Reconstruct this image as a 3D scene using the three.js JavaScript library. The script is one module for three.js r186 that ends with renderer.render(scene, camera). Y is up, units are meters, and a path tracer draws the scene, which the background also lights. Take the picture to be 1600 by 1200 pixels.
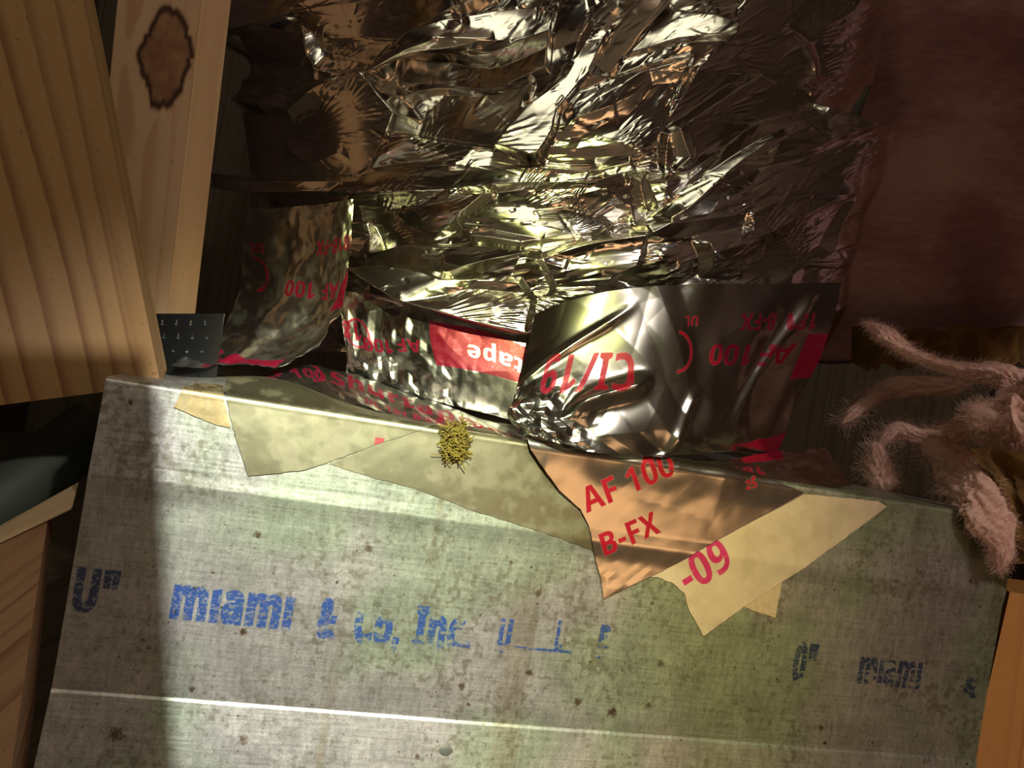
import * as THREE from 'three';
import { mergeGeometries } from 'three/addons/utils/BufferGeometryUtils.js';
import { ConvexGeometry } from 'three/addons/geometries/ConvexGeometry.js';
import { RoundedBoxGeometry } from 'three/addons/geometries/RoundedBoxGeometry.js';
import { RectAreaLightUniformsLib } from 'three/addons/lights/RectAreaLightUniformsLib.js';

// ------------------------------------------------------------------ camera, lamps, exposure
const scene = new THREE.Scene();
scene.background = new THREE.Color(0x000000);
const ROLL = THREE.MathUtils.degToRad(9.8), CAM_Y = 0.56, FOV = 48;
const FOCAL = 600 / Math.tan(THREE.MathUtils.degToRad(FOV / 2));       // focal length in pixels of the 1600 x 1200 frame
const camera = new THREE.PerspectiveCamera(FOV, 4 / 3, 0.01, 30);
camera.position.set(0, CAM_Y, 0);
camera.rotation.z = ROLL;
scene.add(camera); camera.updateMatrixWorld();

const renderer = new THREE.WebGLRenderer({ antialias: true });
renderer.toneMapping = THREE.LinearToneMapping;
renderer.toneMappingExposure = 1.0;
renderer.shadowMap.enabled = true;
renderer.shadowMap.type = THREE.PCFSoftShadowMap;
RectAreaLightUniformsLib.init();

const COS = Math.cos(ROLL), SIN = Math.sin(ROLL);
const V3 = (x, y, z) => new THREE.Vector3(x, y, z);
const fromCam = (x, y, z) => V3(x * COS - y * SIN, x * SIN + y * COS + CAM_Y, z);
const P = (px, py, d) => fromCam((px - 800) / FOCAL * d, (600 - py) / FOCAL * d, -d);   // a measured spot of the photograph at a distance in metres
const ray = (px, py) => fromCam((px - 800) / FOCAL, (600 - py) / FOCAL, -1).sub(V3(0, CAM_Y, 0));

// lamps: [position, aim, colour, candela, cone, penumbra, radius in units of 2 cm]
const TORCH_AT = fromCam(0.08, 0.27, 0.03);
const TORCH = [
  { aim: P(390, 1060, 0.6), color: 0xe2e8ff, power: 3.3, cone: 0.42, blur: 1.0 },
  { aim: P(760, 790, 0.62), color: 0xeaeb92, power: 2.25, cone: 0.44, blur: 0.7 },
];
const ADDED_WARM_AT = V3(0.80, 0.27, 0.45), ADDED_WARM = { aim: P(1100, 820, 0.66), color: 0xffc48c, power: 1.1, w: 0.56, h: 0.30 };  // added unseen lamp for the orange reflections on tape and metal
const ADDED_PANEL_AT = V3(0.12, 1.95, 1.25), ADDED_PANEL = { aim: V3(0.05, 0.6, -0.7), color: 0xfff6d2, power: 1.25, w: 1.25, h: 0.8 };  // added unseen panel, gives the foil facets something bright to reflect
const ADDED_FILL_AT = V3(0.75, 1.6, 0.9), ADDED_FILL = { color: 0xfff0e2, power: 2.3 };  // added unseen bulb for warm fill

// ------------------------------------------------------------------ random numbers and noise
function mulberry(a) { return () => { a |= 0; a = a + 0x6D2B79F5 | 0; let t = Math.imul(a ^ a >>> 15, 1 | a); t = t + Math.imul(t ^ t >>> 7, 61 | t) ^ t; return ((t ^ t >>> 14) >>> 0) / 4294967296; }; }
const hash = (i, j, s) => { let h = Math.imul(i, 374761393) + Math.imul(j, 668265263) + Math.imul(s, 1274126177) | 0; h = Math.imul(h ^ h >>> 13, 1274126177); h ^= h >>> 16; return (h >>> 0) / 4294967296; };
const smooth = (a, b, x) => { const t = Math.min(1, Math.max(0, (x - a) / (b - a))); return t * t * (3 - 2 * t); };
const lerp = (a, b, t) => a + (b - a) * t;
const clamp = (x, a, b) => Math.min(b, Math.max(a, x));
function vnoise(x, y, s = 0) {                                            // smooth value noise, -1 to 1
  const i = Math.floor(x), j = Math.floor(y), u = x - i, v = y - j, a = u * u * (3 - 2 * u), b = v * v * (3 - 2 * v);
  return lerp(lerp(hash(i, j, s), hash(i + 1, j, s), a), lerp(hash(i, j + 1, s), hash(i + 1, j + 1, s), a), b) * 2 - 1;
}
const fbm = (x, y, s, n = 4) => { let r = 0, a = 0.5, f = 1; for (let k = 0; k < n; k++) { r += a * vnoise(x * f, y * f, s + k * 17); a *= 0.5; f *= 2.03; } return r; };
function facet(x, y, s) {                                                 // flat triangles between random heights: creased foil, -1 to 1
  const k = (x + y) * 0.366025404; const i = Math.floor(x + k), j = Math.floor(y + k);
  const fx = x + k - i, fy = y + k - j;
  const h0 = hash(i, j, s), h2 = hash(i + 1, j + 1, s);
  const r = fx > fy ? h0 * (1 - fx) + hash(i + 1, j, s) * (fx - fy) + h2 * fy : h0 * (1 - fy) + hash(i, j + 1, s) * (fy - fx) + h2 * fx;
  return r * 2 - 1;
}

// ------------------------------------------------------------------ names, labels, groups
const used = new Map();
function numbered(name) { const n = used.get(name) || 0; used.set(name, n + 1); return n ? `${name}_${String(n).padStart(3, '0')}` : name; }
function tag(o, label, category, group, kind) {
  if (label) o.userData.label = label; if (category) o.userData.category = category;
  if (group) o.userData.group = group; if (kind) o.userData.kind = kind; return o;
}
function thing(name, at, label, category, group) { const o = new THREE.Group(); o.name = numbered(name); o.position.copy(at); scene.add(o); return tag(o, label, category, group); }
function mesh(name, geometry, material, parent, opt = {}) {               // geometry in world coordinates; kept relative to the thing it belongs to
  const m = new THREE.Mesh(geometry, material);
  m.name = parent === scene ? numbered(name) : name; m.castShadow = m.receiveShadow = true;
  if (parent !== scene && opt.world !== false) { const p = V3(0, 0, 0); for (let q = parent; q && q !== scene; q = q.parent) p.add(q.position); geometry.translate(-p.x, -p.y, -p.z); }
  if (parent === scene && opt.at) { geometry.translate(-opt.at.x, -opt.at.y, -opt.at.z); m.position.copy(opt.at); }
  parent.add(m); if (opt.kind) m.userData.kind = opt.kind; if (opt.label) m.userData.label = opt.label;
  return m;
}

// ------------------------------------------------------------------ geometry helpers
function gridGeometry(nu, nv, fn, { wrapUV = null, thickness = 0 } = {}) {   // fn(s, t) -> Vector3
  const pos = new Float32Array((nu + 1) * (nv + 1) * 3), uv = new Float32Array((nu + 1) * (nv + 1) * 2), idx = [];
  for (let j = 0; j <= nv; j++) for (let i = 0; i <= nu; i++) {
    const k = j * (nu + 1) + i, p = fn(i / nu, j / nv);
    pos[3 * k] = p.x; pos[3 * k + 1] = p.y; pos[3 * k + 2] = p.z;
    const w = wrapUV ? wrapUV(i / nu, j / nv) : [i / nu, 1 - j / nv]; uv[2 * k] = w[0]; uv[2 * k + 1] = w[1];
  }
  for (let j = 0; j < nv; j++) for (let i = 0; i < nu; i++) { const a = j * (nu + 1) + i, b = a + 1, c = a + nu + 1, d = c + 1; idx.push(a, c, b, b, c, d); }
  const g = new THREE.BufferGeometry();
  g.setAttribute('position', new THREE.BufferAttribute(pos, 3)); g.setAttribute('uv', new THREE.BufferAttribute(uv, 2)); g.setIndex(idx); g.computeVertexNormals();
  return thickness ? solidify(g, thickness) : g;
}
function solidify(g, th) {                                                // gives a sheet a back and a rim
  const p = g.attributes.position, n = g.attributes.normal, uv = g.attributes.uv, N = p.count, src = g.index.array;
  const pos = new Float32Array(N * 6), nor = new Float32Array(N * 6), tex = new Float32Array(N * 4), idx = [];
  for (let k = 0; k < N; k++) for (let c = 0; c < 3; c++) { const q = p.array[3 * k + c], m = n.array[3 * k + c]; pos[3 * k + c] = q; pos[3 * (k + N) + c] = q - m * th; nor[3 * k + c] = m; nor[3 * (k + N) + c] = -m; }
  tex.set(uv.array, 0); tex.set(uv.array, N * 2);
  const edges = new Map();
  for (let t = 0; t < src.length; t += 3) {
    const [a, b, c] = [src[t], src[t + 1], src[t + 2]]; idx.push(a, b, c, a + N, c + N, b + N);
    for (const [u, v] of [[a, b], [b, c], [c, a]]) { const back = v * 4194304 + u; if (edges.has(back)) edges.delete(back); else edges.set(u * 4194304 + v, [u, v]); }
  }
  for (const [u, v] of edges.values()) idx.push(u, u + N, v, v, u + N, v + N);
  const o = new THREE.BufferGeometry();
  o.setAttribute('position', new THREE.BufferAttribute(pos, 3)); o.setAttribute('normal', new THREE.BufferAttribute(nor, 3)); o.setAttribute('uv', new THREE.BufferAttribute(tex, 2)); o.setIndex(idx);
  return o;
}
const cr = (a, b, c, d, t) => 0.5 * (2 * b + (c - a) * t + (2 * a - 5 * b + 4 * c - d) * t * t + (3 * b - a - 3 * c + d) * t * t * t);
function spline(pts, s) { const n = pts.length - 1, x = clamp(s, 0, 1) * n, i = Math.min(n - 1, Math.floor(x)), t = x - i; const q = (k) => pts[clamp(k, 0, n)]; return pts[0].map((_, c) => cr(q(i - 1)[c], q(i)[c], q(i + 1)[c], q(i + 2)[c], t)); }
const net = (rows) => (s, t) => spline(rows.map((r) => spline(r, s)), t);   // control net of [px, py, depth]
function alongNormal(fn, disp) {                                          // displaces a surface along its own normal
  const e = 0.004;
  return (s, t) => { const p = fn(s, t), a = fn(s + e, t).sub(fn(s - e, t)), b = fn(s, t + e).sub(fn(s, t - e)); const n = b.cross(a).normalize(); if (!isFinite(n.x)) return p; return p.addScaledVector(n, disp(s, t)); };
}
function block(corners, chamfer, across, along, uvShift = [0, 0]) {       // a chamfered timber from eight corners; uv in metres: u across, v along the grain
  const pts = [], ids = [[1, 3, 4], [0, 2, 5], [1, 3, 6], [0, 2, 7], [0, 5, 7], [1, 4, 6], [2, 5, 7], [3, 4, 6]];
  corners.forEach((c, k) => ids[k].forEach((m) => { const d = corners[m].clone().sub(c); pts.push(c.clone().addScaledVector(d.normalize(), chamfer)); }));
  return planarUV(new ConvexGeometry(pts), across, along, uvShift);
}
function planarUV(g, across, along, uvShift = [0, 0]) {
  const p = g.attributes.position, n = g.attributes.normal, uv = new Float32Array(p.count * 2), third = across.clone().cross(along).normalize(), q = V3(0, 0, 0), m = V3(0, 0, 0);
  for (let k = 0; k < p.count; k++) {
    q.fromBufferAttribute(p, k); m.fromBufferAttribute(n, k);
    const side = Math.abs(m.dot(across)) > 0.7, end = Math.abs(m.dot(along)) > 0.7;
    uv[2 * k] = (side ? q.dot(third) + 0.31 : q.dot(across)) + uvShift[0]; uv[2 * k + 1] = (end ? q.dot(third) * 0.3 : q.dot(along)) + uvShift[1];
  }
  g.setAttribute('uv', new THREE.BufferAttribute(uv, 2)); return g;
}
function board(a, b, width, thick, facing, uvShift = [0, 0], chamfer = 0.0015) {   // timber from a to b; facing = direction of its wide face
  const along = b.clone().sub(a).normalize(), z = facing.clone().addScaledVector(along, -facing.dot(along)).normalize(), x = along.clone().cross(z).normalize();
  const c = (p, i, k) => p.clone().addScaledVector(x, i * width / 2).addScaledVector(z, k * thick / 2);
  const g = block([c(a, -1, -1), c(a, 1, -1), c(a, 1, 1), c(a, -1, 1), c(b, -1, -1), c(b, 1, -1), c(b, 1, 1), c(b, -1, 1)].map((v) => v), chamfer, x, along, uvShift);
  return g;
}
// corner order 0..3 = ring at a, 4..7 = ring at b; neighbours used for the chamfer
function tube(points, radius, sides = 5, seg = 12) { const c = new THREE.CatmullRomCurve3(points); return new THREE.TubeGeometry(c, seg, radius, sides, false); }

// ------------------------------------------------------------------ textures
function dataTexture(w, h, fn, srgb = true, repeat = true) {               // fn(x, y) -> [r, g, b] 0..255, row 0 is the bottom
  const d = new Uint8Array(w * h * 4);
  for (let y = 0; y < h; y++) for (let x = 0; x < w; x++) { const c = fn(x, y), k = 4 * (y * w + x); d[k] = clamp(c[0], 0, 255); d[k + 1] = clamp(c[1], 0, 255); d[k + 2] = clamp(c[2], 0, 255); d[k + 3] = 255; }
  const t = new THREE.DataTexture(d, w, h); t.magFilter = THREE.LinearFilter; t.minFilter = THREE.LinearFilter;
  if (repeat) t.wrapS = t.wrapT = THREE.RepeatWrapping; if (srgb) t.colorSpace = THREE.SRGBColorSpace; t.needsUpdate = true; return t;
}
function paint(w, h, draw) { const c = document.createElement('canvas'); c.width = w; c.height = h; const g = c.getContext('2d'); draw(g, w, h); return g.getImageData(0, 0, w, h).data; }
const mix3 = (a, b, t) => [lerp(a[0], b[0], t), lerp(a[1], b[1], t), lerp(a[2], b[2], t)];

function woodTexture(seed, light, dark, { spacing = 0.016, knots = [], stains = 0.3, speck = 0.5 } = {}) {   // 0.4 m across x 1.2 m along
  const W = 512, H = 1024;
  const t = dataTexture(W, H, (x, y) => {
    const u = x / W * 0.4, v = y / H * 1.2;
    let du = 0.012 * vnoise(u * 9, v * 1.6, seed) + 0.004 * vnoise(u * 30, v * 5, seed + 1);
    let ringDark = 0, mark = null, core = 0;
    for (const k of knots) { const dx = (u - k.u) / k.ru, dy = (v - k.v) / k.rv, wob = 0.14 * vnoise(Math.atan2(dy, dx) * 2.2, 3, seed + 9) + 0.06 * vnoise(Math.atan2(dy, dx) * 7, 3, seed + 8); const r = Math.hypot(dx, dy) + wob; du += 0.02 * Math.exp(-r * r) * Math.sign(dx); core = Math.max(core, smooth(1.02, 0.92, r) * k.fill); ringDark = Math.max(ringDark, Math.exp(-(((r - 0.93) / 0.09) ** 2)) * k.edge); }
    const w = (u + du) / spacing * (1 + 0.25 * vnoise(u * 20, 0.3, seed + 3)), f = w - Math.floor(w);
    const late = Math.pow(smooth(0.1, 0.92, f) * (1 - smooth(0.94, 1.0, f)), 4) * (0.55 + 0.45 * vnoise(Math.floor(w) * 3.1, v * 2.0, seed + 4));
    let c = mix3(light, dark, clamp(late * 0.75 + 0.10 * fbm(u * 900, v * 26, seed + 5, 2) + 0.12 * fbm(u * 14, v * 9, seed + 6, 3) * stains * 3, 0, 1));
    const pit = vnoise(u * 700, v * 420, seed + 7); if (pit > 0.86) c = mix3(c, [70, 42, 20], speck * (pit - 0.86) * 5);
    c = mix3(c, [96, 56, 32], core * (0.6 + 0.25 * fbm(u * 120, v * 120, seed + 11, 3))); c = mix3(c, [52, 28, 18], ringDark);
    return c;
  });
  t.repeat.set(1 / 0.4, 1 / 1.2); return t;
}
const WOOD = (map, rough = 0.75) => new THREE.MeshStandardMaterial({ map, roughness: rough, metalness: 0 });
const M = {};
M.webFront = WOOD(woodTexture(11, [150, 116, 72], [92, 54, 26], { spacing: 0.013, stains: 0.5, speck: 0.8 }));
M.webBack = WOOD(woodTexture(21, [200, 164, 128], [172, 126, 90], { spacing: 0.034, knots: [{ u: 0.2, v: 0.6, ru: 0.0235, rv: 0.036, fill: 0.97, edge: 0.9 }] }));
M.chord = WOOD(woodTexture(31, [150, 116, 84], [92, 58, 36], { spacing: 0.013 }));
M.litEdge = WOOD(woodTexture(35, [226, 200, 160], [206, 172, 128], { spacing: 0.03 }));  // paler wood standing in for torchlight on the chord's top edge
M.post = WOOD(woodTexture(41, [214, 150, 84], [164, 98, 46], { spacing: 0.02 }));
M.sheath = WOOD(woodTexture(51, [142, 126, 108], [102, 86, 70], { spacing: 0.05 }), 0.85);
M.foil = new THREE.MeshStandardMaterial({ color: new THREE.Color().setRGB(0.80, 0.78, 0.74), metalness: 1, roughness: 0.17, side: THREE.DoubleSide });
M.dark = new THREE.MeshStandardMaterial({ color: 0x14161a, roughness: 0.8 });

// ------------------------------------------------------------------ the attic shell (setting)
function shell(name, size, at, mat, turn) {
  const g = planarUV(new THREE.BoxGeometry(...size), V3(1, 0, 0), V3(0, 0, 1));
  if (turn) g.rotateZ(turn);
  g.translate(...at); const m = mesh(name, g, mat, scene); m.userData.kind = 'structure'; return m;
}
M.loose = new THREE.MeshStandardMaterial({ color: 0x96897f, roughness: 1, map: dataTexture(256, 256, (x, y) => { const n = 170 + 60 * fbm(x / 40, y / 40, 61, 5); return [n, n * 0.87, n * 0.86]; }) });
M.loose.map.repeat.set(1.4, 1.4);
shell('floor', [4.2, 0.1, 6.8], [0, -0.05, -0.4], M.sheath);
shell('wall_back', [4.2, 2.7, 0.08], [0, 1.3, -3.8], M.sheath);
shell('wall_front', [4.2, 2.7, 0.08], [0, 1.3, 3.0], M.loose);
shell('wall_left', [0.08, 2.7, 6.8], [-2.1, 1.3, -0.4], M.loose);
shell('wall_right', [0.08, 2.7, 6.8], [2.1, 1.3, -0.4], M.loose);
shell('ceiling', [4.2, 0.08, 6.8], [0, 2.6, -0.4], M.sheath);

// ------------------------------------------------------------------ the sheet-metal box: one bent profile carried along its width
const YAW = THREE.MathUtils.degToRad(13.4);
const FU = V3(Math.cos(YAW), 0, -Math.sin(YAW)), FN = V3(Math.sin(YAW), 0, Math.cos(YAW));
const FO = P(165, 594, 0.55);                                             // upper left front corner
const onFace = (px, py) => { const r = ray(px, py), o = V3(0, CAM_Y, 0); const t = FO.clone().sub(o).dot(FN) / r.dot(FN); const q = o.addScaledVector(r, t).sub(FO); return [q.dot(FU), -q.y]; };
const WIDTH = onFace(1572, 890)[0];
const C1 = onFace(480, 785)[1], C2 = onFace(700, 1124)[1], BOTTOM = FO.y;
const STEP = 0.0005, V0 = -0.5, prof = [];
function tilt(v) {                                                        // degrees the sheet leans back from plumb at v metres below the bend
  let a = 90 * (1 - smooth(-0.0055, 0.0015, v));
  a += 5.5 * smooth(C1 - 0.0105, C1 - 0.0085, v) * (1 - smooth(C1 - 0.002, C1 - 0.0005, v));
  a += -7 * smooth(C1 - 0.001, C1, v) * (1 - smooth(C1 + 0.006, C1 + 0.016, v));
  a += 3.5 * (1 - smooth(C1 - 0.012, C1 - 0.01, v)) * smooth(0.001, 0.003, v);
  a += 38 * smooth(C2 - 0.0012, C2 - 0.0006, v) * (1 - smooth(C2 + 0.0006, C2 + 0.0012, v));
  a += 13 * smooth(C2, C2 + 0.001, v);
  if (v > C2 + 0.09) a = 0;
  return a * Math.PI / 180;
}
{ let n = 0, y = 0; const z = Math.round(-V0 / STEP), total = z + Math.round(BOTTOM / STEP) + 40; prof.length = total;
  prof[z] = [0, 0];
  for (let k = z + 1; k < total; k++) { const a = tilt((k - z - 0.5) * STEP); n += Math.sin(a) * STEP; y -= Math.cos(a) * STEP; prof[k] = [n, y, a]; }
  n = y = 0; for (let k = z - 1; k >= 0; k--) { const a = tilt((k - z + 0.5) * STEP); n -= Math.sin(a) * STEP; y += Math.cos(a) * STEP; prof[k] = [n, y, a]; } prof[z][2] = tilt(0); }
function sheet(u, v, off = 0) {                                           // a point on the box's skin, lifted by off
  const x = clamp((v - V0) / STEP, 0, prof.length - 2), i = Math.floor(x), t = x - i, a = prof[i], b = prof[i + 1];
  let n = lerp(a[0], b[0], t), y = lerp(a[1], b[1], t); const ang = lerp(a[2], b[2], t);
  n += 0.0011 * fbm(u * 7, v * 7, 71, 2) * smooth(0.004, 0.02, v);        // slight oil-canning
  if (v < -0.004) y += 0.012 * smooth(-0.006, -0.035, v) * (Math.exp(-(((u - 0.10) / 0.05) ** 2)));   // the top is pushed up near its left end
  n += Math.cos(ang) * off; y += Math.sin(ang) * off;
  return FO.clone().addScaledVector(FU, u).addScaledVector(FN, n).add(V3(0, y, 0));
}

// galvanised skin: colour, with the blue ink stamped on it
const GW = 2048, GH = 1024, GU = 0.74, GV = 0.37, GV0 = 0.06;             // the texture covers u 0..0.74 m, v -0.06..0.31 m
const gx = (u) => u / GU * GW, gy = (v) => (v + GV0) / GV * GH;
const ink = paint(GW, GH, (g) => {
  g.fillStyle = '#fff'; g.textBaseline = 'alphabetic';
  const word = (text, px, py, size, sx, font = 'sans-serif', weight = 'bold') => { const [u, v] = onFace(px, py); g.save(); g.translate(gx(u), gy(v)); g.scale(sx, 1); g.font = `${weight} ${size}px ${font}`; g.lineWidth = size * 0.07; g.fillText(text, 0, 0); g.strokeText(text, 0, 0); g.restore(); };
  g.strokeStyle = '#fff'; word('U"', 108, 950, 100, 0.66);
  word('m\u0131am\u0131', 262, 962, 100, 0.72); word('&', 492, 992, 96, 0.5); word('Co,', 548, 1000, 98, 0.62); word('Inc.', 642, 1006, 104, 0.62);
  word('0"', 1232, 1062, 112, 0.5); word('m\u0131am\u0131', 1334, 1064, 96, 0.56); word('&', 1500, 1086, 92, 0.5);
  word('U', 772, 1014, 84, 0.5); word('L', 862, 1015, 80, 0.4); word('R', 928, 1024, 88, 0.5);
  g.strokeStyle = '#fff'; g.lineWidth = 5; g.beginPath(); const a = onFace(784, 1008), b = onFace(892, 1018); g.moveTo(gx(a[0]), gy(a[1])); g.lineTo(gx(b[0]), gy(b[1])); g.stroke();
});
const inkWear = (u, v) => {                                               // how much of the stamp is left
  const right = smooth(0.12, 0.20, u) * 0.16 + smooth(0.33, 0.4, u) * 0.2 - (u > 0.5 ? 0.2 : 0);
  const bars = vnoise(u * 90, v * 520, 81), blot = fbm(u * 130, v * 110, 82, 3);
  return smooth(-0.05, 0.12, 0.26 - right + 0.36 * blot + 0.24 * bars);
};
const spots = []; { const r = mulberry(5); for (let k = 0; k < 420; k++) spots.push([r() * 0.7, r() * 0.36 - 0.05, 0.0004 + 0.0016 * r() * r() * r(), 0.3 + 0.6 * r()]); for (const [px, py, s, a] of [[825, 1050, 2.2, .75], [840, 925, 2.4, .6], [955, 1110, 3.2, .8], [900, 1095, 2.4, .7], [1280, 1135, 2.2, .6], [380, 985, 2.0, .9], [403, 835, 2.2, .7], [720, 1070, 2.4, .6], [1030, 1035, 2.6, .55], [185, 1140, 4, .7], [380, 1150, 2.6, .6], [300, 1075, 1.8, .7], [650, 1175, 1.8, .8], [1010, 1100, 2.0, .5], [730, 1098, 1.4, .7], [575, 855, 2.2, .5]]) { const [u, v] = onFace(px, py); spots.push([u, v, s * 0.001, a]); } }
const spotMap = new Float32Array(GW * GH);
for (const [u, v, r, a] of spots) { const cx = gx(u), cy = gy(v), R = r / GU * GW; for (let y = Math.floor(cy - 3 * R - 2); y < cy + 3 * R + 2; y++) for (let x = Math.floor(cx - 3 * R - 2); x < cx + 3 * R + 2; x++) { if (x < 0 || y < 0 || x >= GW || y >= GH) continue; const d = Math.hypot(x - cx, y - cy) / R + 0.5 * vnoise(x / 3, y / 3, 83); spotMap[y * GW + x] = Math.max(spotMap[y * GW + x], a * smooth(1.5, 0.4, d)); } }
M.galv = new THREE.MeshStandardMaterial({ metalness: 0.7, roughness: 0.45 });
M.galv.map = dataTexture(GW, GH, (x, yy) => {
  const y = GH - 1 - yy, u = x / GW * GU, v = y / GH * GV - GV0;
  const broad = fbm(u * 14, v * 14, 91, 3), mid = fbm(u * 60, v * 60, 92, 3), streak = fbm(u * 40, v * 900, 93, 2), weave = fbm(u * 420, v * 120, 94, 2), fine = vnoise(x / 1.6, y / 1.6, 95);
  let c = mix3([158, 166, 144], [170, 166, 160], smooth(-0.25, 0.25, broad));
  const l = 1 + 0.13 * mid + 0.09 * streak + 0.12 * weave + 0.10 * fine; c = c.map((q) => q * l);
  const grime = smooth(0.10, 0.6, 0.55 * fbm(u * 30 + 3, v * 20, 96, 3) + 0.85 * fbm(u * 300, v * 300, 89, 3)); c = mix3(c, [96, 88, 66], grime * 0.42);
  const drip = smooth(0.34, 0.6, vnoise(u * 75, v * 3.2, 97)) * smooth(0.1, 0.5, vnoise(u * 20, v * 8, 98)); c = mix3(c, [112, 92, 58], drip * 0.25);
  c = mix3(c, [70, 50, 30], spotMap[y * GW + x]);
  const i = ink[4 * (y * GW + x) + 3] / 255; if (i) c = mix3(c, u > 0.5 || u < 0.06 ? [50, 64, 104] : [46, 84, 172], i * inkWear(u, v) * (0.8 - 0.5 * smooth(0.1, 0.5, vnoise(u * 700, v * 900, 84))));
  return c;
}, true, false);
M.galv.bumpMap = dataTexture(1024, 512, (x, y) => { const u = x / 1024 * GU, v = y / 512 * GV; const n = 128 + 40 * fbm(u * 60, v * 700, 93, 2) + 60 * fbm(u * 200, v * 200, 99, 3); return [n, n, n]; }, false, false);
M.galv.bumpScale = 0.00035;
const galvUV = (u, v) => [u / GU, 1 - (v + GV0) / GV];
M.rivet = new THREE.MeshStandardMaterial({ color: 0x74766c, metalness: 0.6, roughness: 0.55 });
M.galvPlain = new THREE.MeshStandardMaterial({ color: 0x8a8c84, metalness: 0.6, roughness: 0.5 });

const plenum = thing('sheet_metal_box', FO.clone().addScaledVector(FU, WIDTH / 2).setY(0), 'galvanized sheet metal duct box with faded blue stamped lettering and rust specks', 'duct box');
{
  const vs = []; for (let v = -0.045; v < BOTTOM;) { vs.push(v); v += v < -0.01 ? 0.003 : v < 0.006 ? 0.0006 : (v > C1 - 0.016 && v < C1 + 0.02) || (v > C2 - 0.004 && v < C2 + 0.004) ? 0.0006 : v > 0.34 ? 0.02 : 0.004; } vs.push(BOTTOM);
  const nv = vs.length - 1;
  mesh('front_panel', gridGeometry(90, nv, (s, t) => sheet(s * WIDTH, vs[Math.round(t * nv)]), { wrapUV: (s, t) => galvUV(s * WIDTH, vs[Math.round(t * nv)]), thickness: 0.0009 }), M.galv, plenum);
  mesh('top_panel', gridGeometry(60, 40, (s, t) => sheet(s * WIDTH, lerp(-0.48, -0.0445, t), -0.0003), { thickness: 0.0009, wrapUV: (s, t) => [s * 0.9, 0.3 + t * 0.5] }), M.galv, plenum);
  for (const u of [0.0006, WIDTH - 0.0006]) mesh('side_panel', gridGeometry(8, 8, (s, t) => FO.clone().addScaledVector(FU, u).addScaledVector(FN, -0.003 - s * 0.475).add(V3(0, -0.003 - t * (BOTTOM - 0.003), 0)), { thickness: 0.0009 }), M.galvPlain, plenum);
  const [du, dv] = onFace(693, 1170); const dim = new THREE.SphereGeometry(0.0068, 24, 12, 0, Math.PI * 2, 0, 0.9); dim.scale(1, 0.35, 1); dim.rotateX(Math.PI / 2); dim.rotateY(YAW); const c = sheet(du, dv, -0.0018); dim.translate(c.x, c.y, c.z);
  mesh('rivet', dim, M.rivet, plenum);
}

// ------------------------------------------------------------------ sheets of tape
const INK = [146, 10, 46];
function tapeMaterial(w, h, draw, { base = [205, 203, 196], metal = 1, rough = 0.26, dirt = 0.0, dirtColor = [120, 105, 75], inkColor = INK, wear = 0.25, seed = 1 } = {}) {
  const pic = paint(w, h, (g) => { g.fillStyle = '#fff'; g.strokeStyle = '#fff'; g.textBaseline = 'middle'; g.textAlign = 'center'; draw(g, w, h); });
  const inkAt = (x, y) => pic[4 * (y * w + x) + 3] / 255 * (1 - wear * smooth(0.1, 0.5, fbm(x / 9, y / 9, seed, 3)));
  const map = dataTexture(w, h, (x, yy) => { const y = h - 1 - yy; const n = 1 + 0.05 * fbm(x / 30, y / 30, seed + 2, 3); let c = base.map((q) => q * n); const d = dirt * smooth(-0.1, 0.45, fbm(x / 45, y / 45, seed + 1, 4)) + dirt * 0.6 * Math.max(0, vnoise(x / 2.2, y / 2.2, seed + 3) - 0.3); c = mix3(c, dirtColor, clamp(d, 0, 1)); return mix3(c, inkColor, inkAt(x, y)); }, true, false);
  const orm = dataTexture(w, h, (x, yy) => { const y = h - 1 - yy, i = inkAt(x, y), d = dirt * smooth(-0.1, 0.45, fbm(x / 45, y / 45, seed + 1, 4)); return [255, 255 * clamp(rough + 0.18 * i + 0.3 * d, 0, 1), 255 * metal * (1 - 0.75 * i) * (1 - 0.7 * d)]; }, false, false);
  return new THREE.MeshStandardMaterial({ map, roughnessMap: orm, metalnessMap: orm, metalness: 1, roughness: 1, side: THREE.DoubleSide });
}
function clipCell(poly, x0, y0, x1, y1) {
  const cut = (pts, inside, cross) => { const o = []; for (let i = 0; i < pts.length; i++) { const a = pts[i], b = pts[(i + 1) % pts.length], ia = inside(a), ib = inside(b); if (ia) o.push(a); if (ia !== ib) o.push(cross(a, b)); } return o; };
  const atX = (x) => (a, b) => { const t = (x - a[0]) / (b[0] - a[0]); return [x, a[1] + t * (b[1] - a[1])]; }, atY = (y) => (a, b) => { const t = (y - a[1]) / (b[1] - a[1]); return [a[0] + t * (b[0] - a[0]), y]; };
  let p = cut(poly, (a) => a[0] >= x0, atX(x0)); if (p.length) p = cut(p, (a) => a[0] <= x1, atX(x1)); if (p.length) p = cut(p, (a) => a[1] >= y0, atY(y0)); if (p.length) p = cut(p, (a) => a[1] <= y1, atY(y1)); return p;
}
function roughen(poly, step, amp, seed) {                                 // a torn edge
  const o = []; poly.forEach((a, i) => { const b = poly[(i + 1) % poly.length], L = Math.hypot(b[0] - a[0], b[1] - a[1]), n = Math.max(1, Math.round(L / step)); for (let k = 0; k < n; k++) { const t = k / n, w = amp * fbm(a[0] * 40 + t * n * 0.6 + i * 7, seed, seed, 3) * (k ? 1 : 0); o.push([lerp(a[0], b[0], t) - (b[1] - a[1]) / L * w, lerp(a[1], b[1], t) + (b[0] - a[0]) / L * w]); } }); return o;
}
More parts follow.
